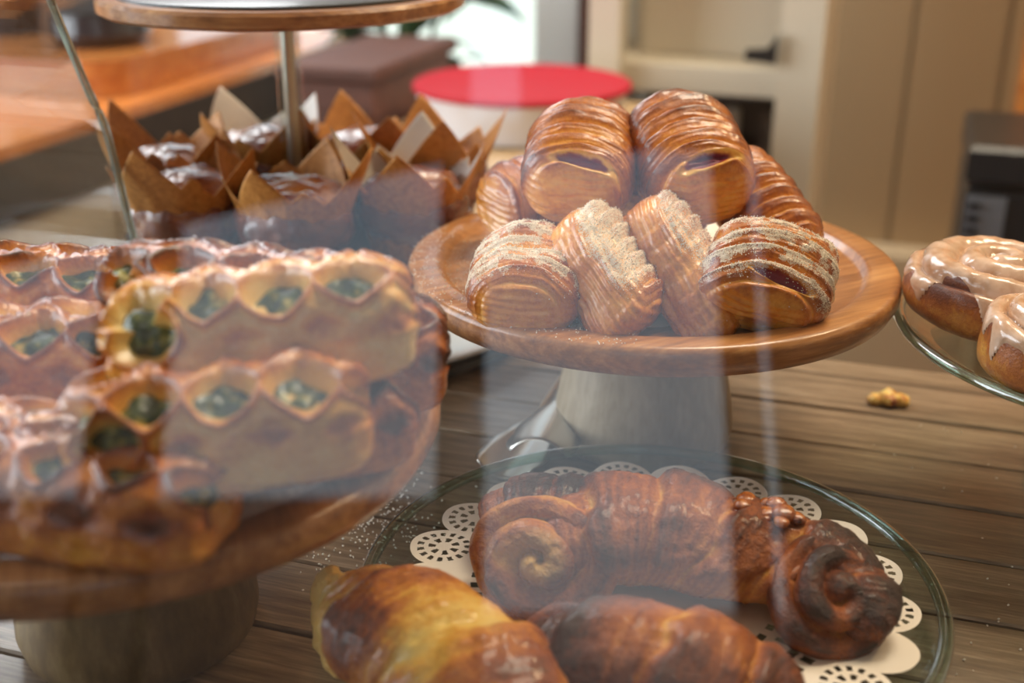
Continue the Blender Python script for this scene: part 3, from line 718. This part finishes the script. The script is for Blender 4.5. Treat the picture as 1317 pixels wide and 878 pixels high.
S().lathe([(0, .02), (.085, .02), (.088, .026), (.103, .070), (.108, .0738), (0, .0738)], 96).build('base', M['slate'], t, True)
# white tray under it
t = thing('round_white_tray', 'shiny white round tray with a dark foot ring beneath the tiered stand', 'tray', (-.15, .945, 0))
S().lathe([(0, .008), (.170, .008), (.186, .013), (.192, .018), (.190, .0200), (.182, .0165), (.168, .0150), (0, .0150)], 160).build('dish', M['tray_white'], t, True)
S().lathe([(0, 0), (.181, 0), (.185, .004), (.183, .0085), (0, .0085)], 160).build('foot_ring', M['black'], t, True)

def muffin(label, x, y, rz, seed, h=1.):
    t = thing('muffin', label, 'muffin', (x, y, .0765), (0, 0, rz), 'muffins in brown tulip papers')
    rng = random.Random(seed)
    n = 160; rows = 26; V = np.zeros((rows, n, 3)); ph = np.arange(n) / n * 2 * PI
    fr = (ph / (PI / 2)) % 1; tri = 1 - np.abs(2 * fr - 1); qd = np.floor(ph / (PI / 2)).astype(int)
    hs = np.array([rng.uniform(.8, 1.15) for _ in range(4)])[qd]
    fr2 = ((ph + PI / 4 + .15) / (PI / 2)) % 1; tri2 = 1 - np.abs(2 * fr2 - 1)
    hh = .050 + .044 * hs * h * np.maximum(tri ** 1.1, .55 * tri2 ** 1.6)
    for i in range(rows):
        s = i / (rows - 1); z = hh * s
        r = .027 + .013 * np.clip(z / .05, 0, 1) ** .8 + .017 * np.clip((z - .045) / .045, 0, 2) ** 1.1
        r = r + .0014 * np.cos(ph * 16) * np.clip(1 - np.abs(z - .03) / .04, 0, 1) + .003 * np.sin(ph * 2 + seed) * s
        V[i, :, 0] = r * np.cos(ph); V[i, :, 1] = r * np.sin(ph); V[i, :, 2] = z
    me = np_mesh('tulip_paper', V.reshape(-1, 3), grid_quads(rows, n), True, None, [list(range(n))])
    me.materials.append(M['parchment'])
    o = link('tulip_paper', me, None, t); sd = o.modifiers.new('thick', 'SOLIDIFY'); sd.thickness = .0005
    if seed in (3, 6): me.materials.append(M['paper_white']); sd.material_offset = 1
    P, Nn, q, f, top, pp = disc(.0425, .058, 70, 110, 2.3, .5, 1, seed=seed)
    nb = fbm(P + seed, 55, seed, 4)
    closed('muffin_top', P + Nn * (.0055 * nb)[..., None] , np.stack([.5 + .6 * nb, 0 * q, 0 * q], -1), M['muffin'], t, flip=True, loc=(0, 0, .040))
    return t
names = ['front left muffin with a glossy red-brown top in a brown tulip paper', 'left muffin behind the front left one, tall paper points', 'back left muffin with a white-backed paper point', 'back muffin right of the glass post, with rounded paper points',
         'right rear muffin with its upright paper point below the white tub', 'rightmost muffin with a pale paper corner beside the wooden stand', 'front right muffin, hazy behind the glass reflection']
for k, (px, py) in enumerate(((-.232, .832), (-.264, .905), (-.205, .972), (-.120, .970), (-.062, .915), (-.072, .838), (-.152, .812))):
    muffin(names[k], px, py, k * 1.3 + .5, k + 1)

# ================================================================== COUNTER AT THE LEFT
ct = thing('left_counter', 'orange wooden counter with an edge coloured dark for shade and a cream front, behind on the left', 'counter', (0, 0, FZ), (0, 0, -TH))
S().box((-1.75, 1.62, -FZ - .008), (1.296, 1.48, .016)).build('counter_top', M['orange_wood'], ct)
S().box((-1.75, 1.62, -FZ - .057), (1.30, 1.50, .082), bev=.002).build('counter_edge', M['brown_edge'], ct)  # shade on the counter's edge is put into its dark colour
S().box((-1.76, 1.62, (-FZ - .098) / 2), (1.27, 1.46, -FZ - .098)).build('cabinet_body', M['cream'], ct)
for k in range(5): S().box((-1.122, 1.04 + .29 * k, (-FZ - .098) / 2), (.012, .27, -FZ - .12), bev=.003).build('front_panel', M['cream'], ct)
# rounded board
pts = []
x0, x1, y0, y1, rr = -2.3, -1.16, 1.56, 2.22, .06
for cx, cy, a0 in ((x1 - rr, y0 + rr, -90), (x1 - rr, y1 - rr, 0), (x0 + rr, y1 - rr, 90), (x0 + rr, y0 + rr, 180)):
    for k in range(9): a = math.radians(a0 + 11.25 * k); pts.append((cx + rr * math.cos(a), cy + rr * math.sin(a)))
n = len(pts); V = [(x, y, z) for z in (.001, .055) for x, y in pts]; Fq = [[i, (i + 1) % n, n + (i + 1) % n, n + i] for i in range(n)] + [list(range(n))[::-1], list(range(n, 2 * n))]
bd = tag(S().add(V, Fq).build('wooden_board', M['orange_wood'], None, True, rot=(0, 0, -TH)), 'thick orange wooden board with rounded corner on the left counter', 'board')
def pot(label, u, v, z, r, h):
    t = thing('dark_pot', label, 'pot', R(u, v, z)); S().lathe([(0, 0), (r * .8, 0), (r, h * .4), (r * .96, h), (r * .88, h), (r * .9, h * .4), (r * .7, .01), (0, .01)], 48).build('vessel', M['pot'], t, True)
    S().lathe([(0, h), (r * .9, h), (r * .9, h + .006), (.01, h + .02), (.01, h + .035), (0, h + .035)], 48).build('lid', M['black'], t, True)
pot('dark glazed pot on the wooden board, left of the upper round tray', -1.53, 1.80, .055, .065, .16)
pot('low dark glazed pot on the wooden board, partly behind the upper round tray', -1.30, 1.74, .055, .085, .05)

# ================================================================== TUB, CRATE, PLANT
t = thing('plastic_tub', 'round white plastic tub with a bright red lid on the pale bench', 'tub', (.014, 1.65, .0005))
S().lathe([(0, 0), (.132, 0), (.138, .004), (.144, .052), (.146, .056), (.140, .056), (.134, .006), (0, .006)], 96).build('body', M['tub'], t, True)
S().lathe([(.0, .0600), (.130, .0600), (.138, .0625), (.147, .0630), (.150, .061), (.150, .056), (.1475, .0545), (.145, .057), (0, .058)], 96).build('lid', M['redlid'], t, True)
t = thing('wooden_cabinet', 'reddish brown wooden cabinet left of the white tub, behind the muffins', 'cabinet', (*R(-.765, 1.66)[:2], FZ), (0, 0, -TH))
S().box((0, 0, .405), (.13, .30, .81), bev=.004).build('body', M['red_wood'], t)
S().box((0, 0, .820), (.15, .32, .02), bev=.003).build('top', M['red_wood'], t)
S().box((0, -.154, .70), (.11, .012, .14), bev=.003).build('drawer', M['red_wood'], t)
S().lathe([(0, 0), (.006, 0), (.009, .012), (0, .016)], 20).build('knob', M['steel'], bpy.data.objects['drawer'], True, loc=(0, -.160, .70), rot=(PI / 2, 0, 0))
S().box((0, -.154, .34), (.11, .012, .52), bev=.003).build('door', M['red_wood'], t)
t = thing('potted_plant', 'dark green leafy potted plant at the back behind the brown cabinet', 'plant', (*R(-.90, 2.10)[:2], FZ))
S().lathe([(0, 0), (.08, 0), (.11, .6), (.12, .62), (.10, .62), (.09, .3), (0, .3)], 48).build('pot', M['pot'], t, True)
random.seed(9)
lf = []; 
for i in range(11): s = i / 10; wd = .022 * math.sin(PI * s ** .8) + .0005; lf.append([(s * .13, -wd, .02 * math.sin(PI * s)), (s * .13, 0, .02 * math.sin(PI * s) - .004), (s * .13, wd, .02 * math.sin(PI * s))])
V = [p for r_ in lf for p in r_]; Fq = [[i * 3 + j, i * 3 + j + 1, i * 3 + 4 + j, i * 3 + 3 + j] for i in range(10) for j in range(2)]
leaf = S().add(V, Fq).build('leaf', M['green'], t, True); leaf.location = (0, 0, .7)
for k in range(60):
    o = leaf.copy(); COL.objects.link(o); o.parent = t
    a = random.uniform(0, 2 * PI); r = random.uniform(.02, .11); o.location = (r * math.cos(a), r * math.sin(a), .62 + random.uniform(.0, .40)); o.rotation_euler = (random.uniform(-.6, .6), random.uniform(-1.0, .4), a)
S().tube([(0, 0, .3), (.01, 0, .7), (-.01, .01, 1.0)], .008, 8).build('stem', M['green'], t)

# ================================================================== SHELF UNIT, POST, APPLIANCE
t = thing('shelf_unit', 'cream painted shelf unit against the back wall with a black latch', 'shelf', (*R(-.30, 1.85)[:2], FZ), (0, 0, -TH))
Zr = lambda z: z - FZ
for nm, c, d in (('post', (.145, 0, .80), (.062, .05, 1.6)), ('post', (-.152, 0, .80), (.048, .05, 1.6)),
                 ('shelf', (0, .16, Zr(.027)), (.30, .30, .044)), ('shelf', (0, .16, .12), (.30, .30, .03)), ('top', (0, .16, 1.61), (.36, .36, .03)),
                 ('side', (.165, .18, .80), (.018, .30, 1.6)), ('side', (-.165, .18, .80), (.018, .30, 1.6))):
    S().box(c, d, bev=.002).build(nm, M['cream'], t)
S().box((0, .20, Zr(.027) + .40), (.30, .015, .76)).build('back_panel', M['cream'], t)
S().box((0, .12, Zr(.10)), (.24, .015, .10), bev=.002).build('drawer_front', M['cream'], t)
S().box((0, .30, .38), (.30, .015, .64)).build('back_panel', M['plaster_dim'], t)
for k in range(4): S().box((-.10 + .065 * k, .12, .44), (.028, .03, .55), bev=.003).build('slat', M['plaster_dim'] if k % 2 else M['cream'], t)
S().add([(.112, -.03, Zr(.108)), (.112, -.03, Zr(.066)), (.066, -.03, Zr(.070)), (.068, -.03, Zr(.084)), (.098, -.03, Zr(.086)), (.112, -.045, Zr(.108)), (.112, -.045, Zr(.066)), (.066, -.045, Zr(.070)), (.068, -.045, Zr(.084)), (.098, -.045, Zr(.086))],
        [[0, 1, 2, 3, 4], [9, 8, 7, 6, 5], [0, 5, 6, 1], [1, 6, 7, 2], [2, 7, 8, 3], [3, 8, 9, 4], [4, 9, 5, 0]]).build('latch', M['black'], t)
struct(S().box((.235, 1.95, .5), (.16, .09, 2.5), bev=.004).build('trim_4', M['orange_wood'], rot=(0, 0, -TH)))
t = thing('black_appliance', 'black countertop machine with a ribbed grey side, far right background', 'appliance', (*R(.20, 1.60)[:2], -.20), (0, 0, -TH))
S().box((0, 0, .09), (.24, .22, .18), bev=.004).build('body', M['black'], t)
S().box((0, 0, .212), (.245, .23, .045), bev=.006).build('lid', M['black'], t)
S().box((-.095, -.1125, .10), (.045, .006, .15)).build('front_plate', M['grey'], t)
for k in range(9): S().box((-.1085, -.118, .04 + .0155 * k), (.014, .006, .007)).build('vent_slat', M['black'], t)
t = thing('low_cabinet', 'low tan cabinet under the black machine, hidden behind the buns', 'cabinet', (*R(.27, 1.62)[:2], FZ), (0, 0, -TH))
S().box((0, 0, .275), (.30, .26, .549), bev=.003).build('body', M['tan_top'], t)
S().box((0, -.134, .30), (.27, .008, .42), bev=.002).build('door', M['tan_top'], t)
t = tag(S().lathe([(0, 0), (.05, 0), (.06, .01), (.045, .035), (0, .05)], 24).build('red_cloth', M['cloth_red'], None, True, loc=(*R(.05, 1.15)[:2], FZ)), 'crumpled red cloth on the floor behind the table', 'cloth')

# ================================================================== TONGS
t = thing('serving_tongs', 'stainless steel serving tongs with scalloped claw lying behind the glass plate', 'tongs', (0, 0, 0))
def tong_arm(pts, z0, flip, nm='arm'):
    n = 60; m_ = 13; V = []
    for i in range(n):
        s = i / (n - 1); x = pts[0][0] + (pts[1][0] - pts[0][0]) * s; y = pts[0][1] + (pts[1][1] - pts[0][1]) * s
        d = Vector((pts[1][0] - pts[0][0], pts[1][1] - pts[0][1], 0)).normalized(); p = Vector((-d.y, d.x, 0))
        claw = max(0, 1 - s / .38); wd = .0065 + .014 * math.sin(min(1, claw * 1.25) * PI / 2) * (1 if s > .04 else .8 + 5 * s)
        sc_ = .0016 * abs(math.sin(s * n * .42)) if claw > 0 else 0
        for j in range(m_):
            q = j / (m_ - 1) * 2 - 1; off_ = q * (wd + (sc_ if abs(q) > .9 else 0)); z = z0 + (.004 + .006 * claw) * (q * q if flip else (1 - q * q)) 
            V.append((x + p.x * off_, y + p.y * off_, z))
    me = np_mesh(nm, np.array(V), grid_quads(n, m_, False), True); o = link(nm, me, M['steel'], t); sd = o.modifiers.new('t', 'SOLIDIFY'); sd.thickness = .0009
tong_arm([(-.004, .640), (.056, .835)], .002, True); tong_arm([(.016, .646), (.060, .835)], .016, False)
S().tube([(.052, .832, .006), (.060, .842, .008), (.064, .832, .016)], .004, 10).build('hinge', M['steel'], t, True)

# ================================================================== CRUMB
t = thing('pastry_crumb', 'broken golden pastry crumb lying alone on the table planks', 'crumb', (.262, .752, .0))
for k, (x, y, r) in enumerate(((0, 0, .008), (-.009, .001, .006), (.008, -.001, .006))):
    P, Nn, q, f, top, ph = disc(r, r * 1.3, 20, 26, 2.2, .5, 1, seed=k)
    closed('flake', P + Nn * (.35 * r * fbm(P + k, 190, k))[..., None], np.stack([.25 + .5 * vn(P + k, 260, 1), 0 * q, 0 * q], -1), M['pastry_yellow'], t, flip=True, loc=(x, y, r * .55))

# ================================================================== CASE GLASS
a = math.radians(20)
def at_p(x, s, off=0): return (x, .25 + s * math.sin(a) - off * math.cos(a), s * math.cos(a) + off * math.sin(a))
V = [at_p(x, s, o_) for o_ in (0, -.004) for x, s in ((-.75, .004), (.95, .004), (.95, .72), (-.75, .72))]
o = tag(S().add(V, [[0, 1, 2, 3], [7, 6, 5, 4], [0, 4, 5, 1], [1, 5, 6, 2], [2, 6, 7, 3], [3, 7, 4, 0]]).build('case_glass', M['pane']), 'large leaning clear glass guard in front of all the pastries', 'glass guard')
# curved glass panel at the left, its bare edge visible
edge = [(-.2555, .780, .001), (-.2555, .780, .09), (-.260, .780, .13), (-.266, .778, .185), (-.270, .765, .215), (-.268, .735, .250), (-.262, .70, .280), (-.252, .66, .303), (-.240, .60, .325)]
n = 40; pts = []
EE = [Vector(p) for p in edge]
for i in range(n + 1):
    tt = i / n * (len(EE) - 1); k = min(int(tt), len(EE) - 2); f = tt - k; p0, p1, p2, p3 = EE[max(k - 1, 0)], EE[k], EE[k + 1], EE[min(k + 2, len(EE) - 1)]
    pts.append(.5 * ((2 * p1) + (p2 - p0) * f + (2 * p0 - 5 * p1 + 4 * p2 - p3) * f * f + (3 * p1 - p0 - 3 * p2 + p3) * f ** 3))
t = thing('curved_glass_panel', 'curved clear glass panel with a bright bare edge, left background', 'glass panel', (0, 0, 0))
V = []; 
for p in pts: V += [p, p + Vector((-.55, .18, 0))]
g = S().add(V, [[2 * i, 2 * i + 1, 2 * i + 3, 2 * i + 2] for i in range(n)]).build('sheet', M['window_glass'], t, True); sd = g.modifiers.new('t', 'SOLIDIFY'); sd.thickness = .004
S().tube(pts, .0026, 10).build('edge', M['glass_edge'], t, True)
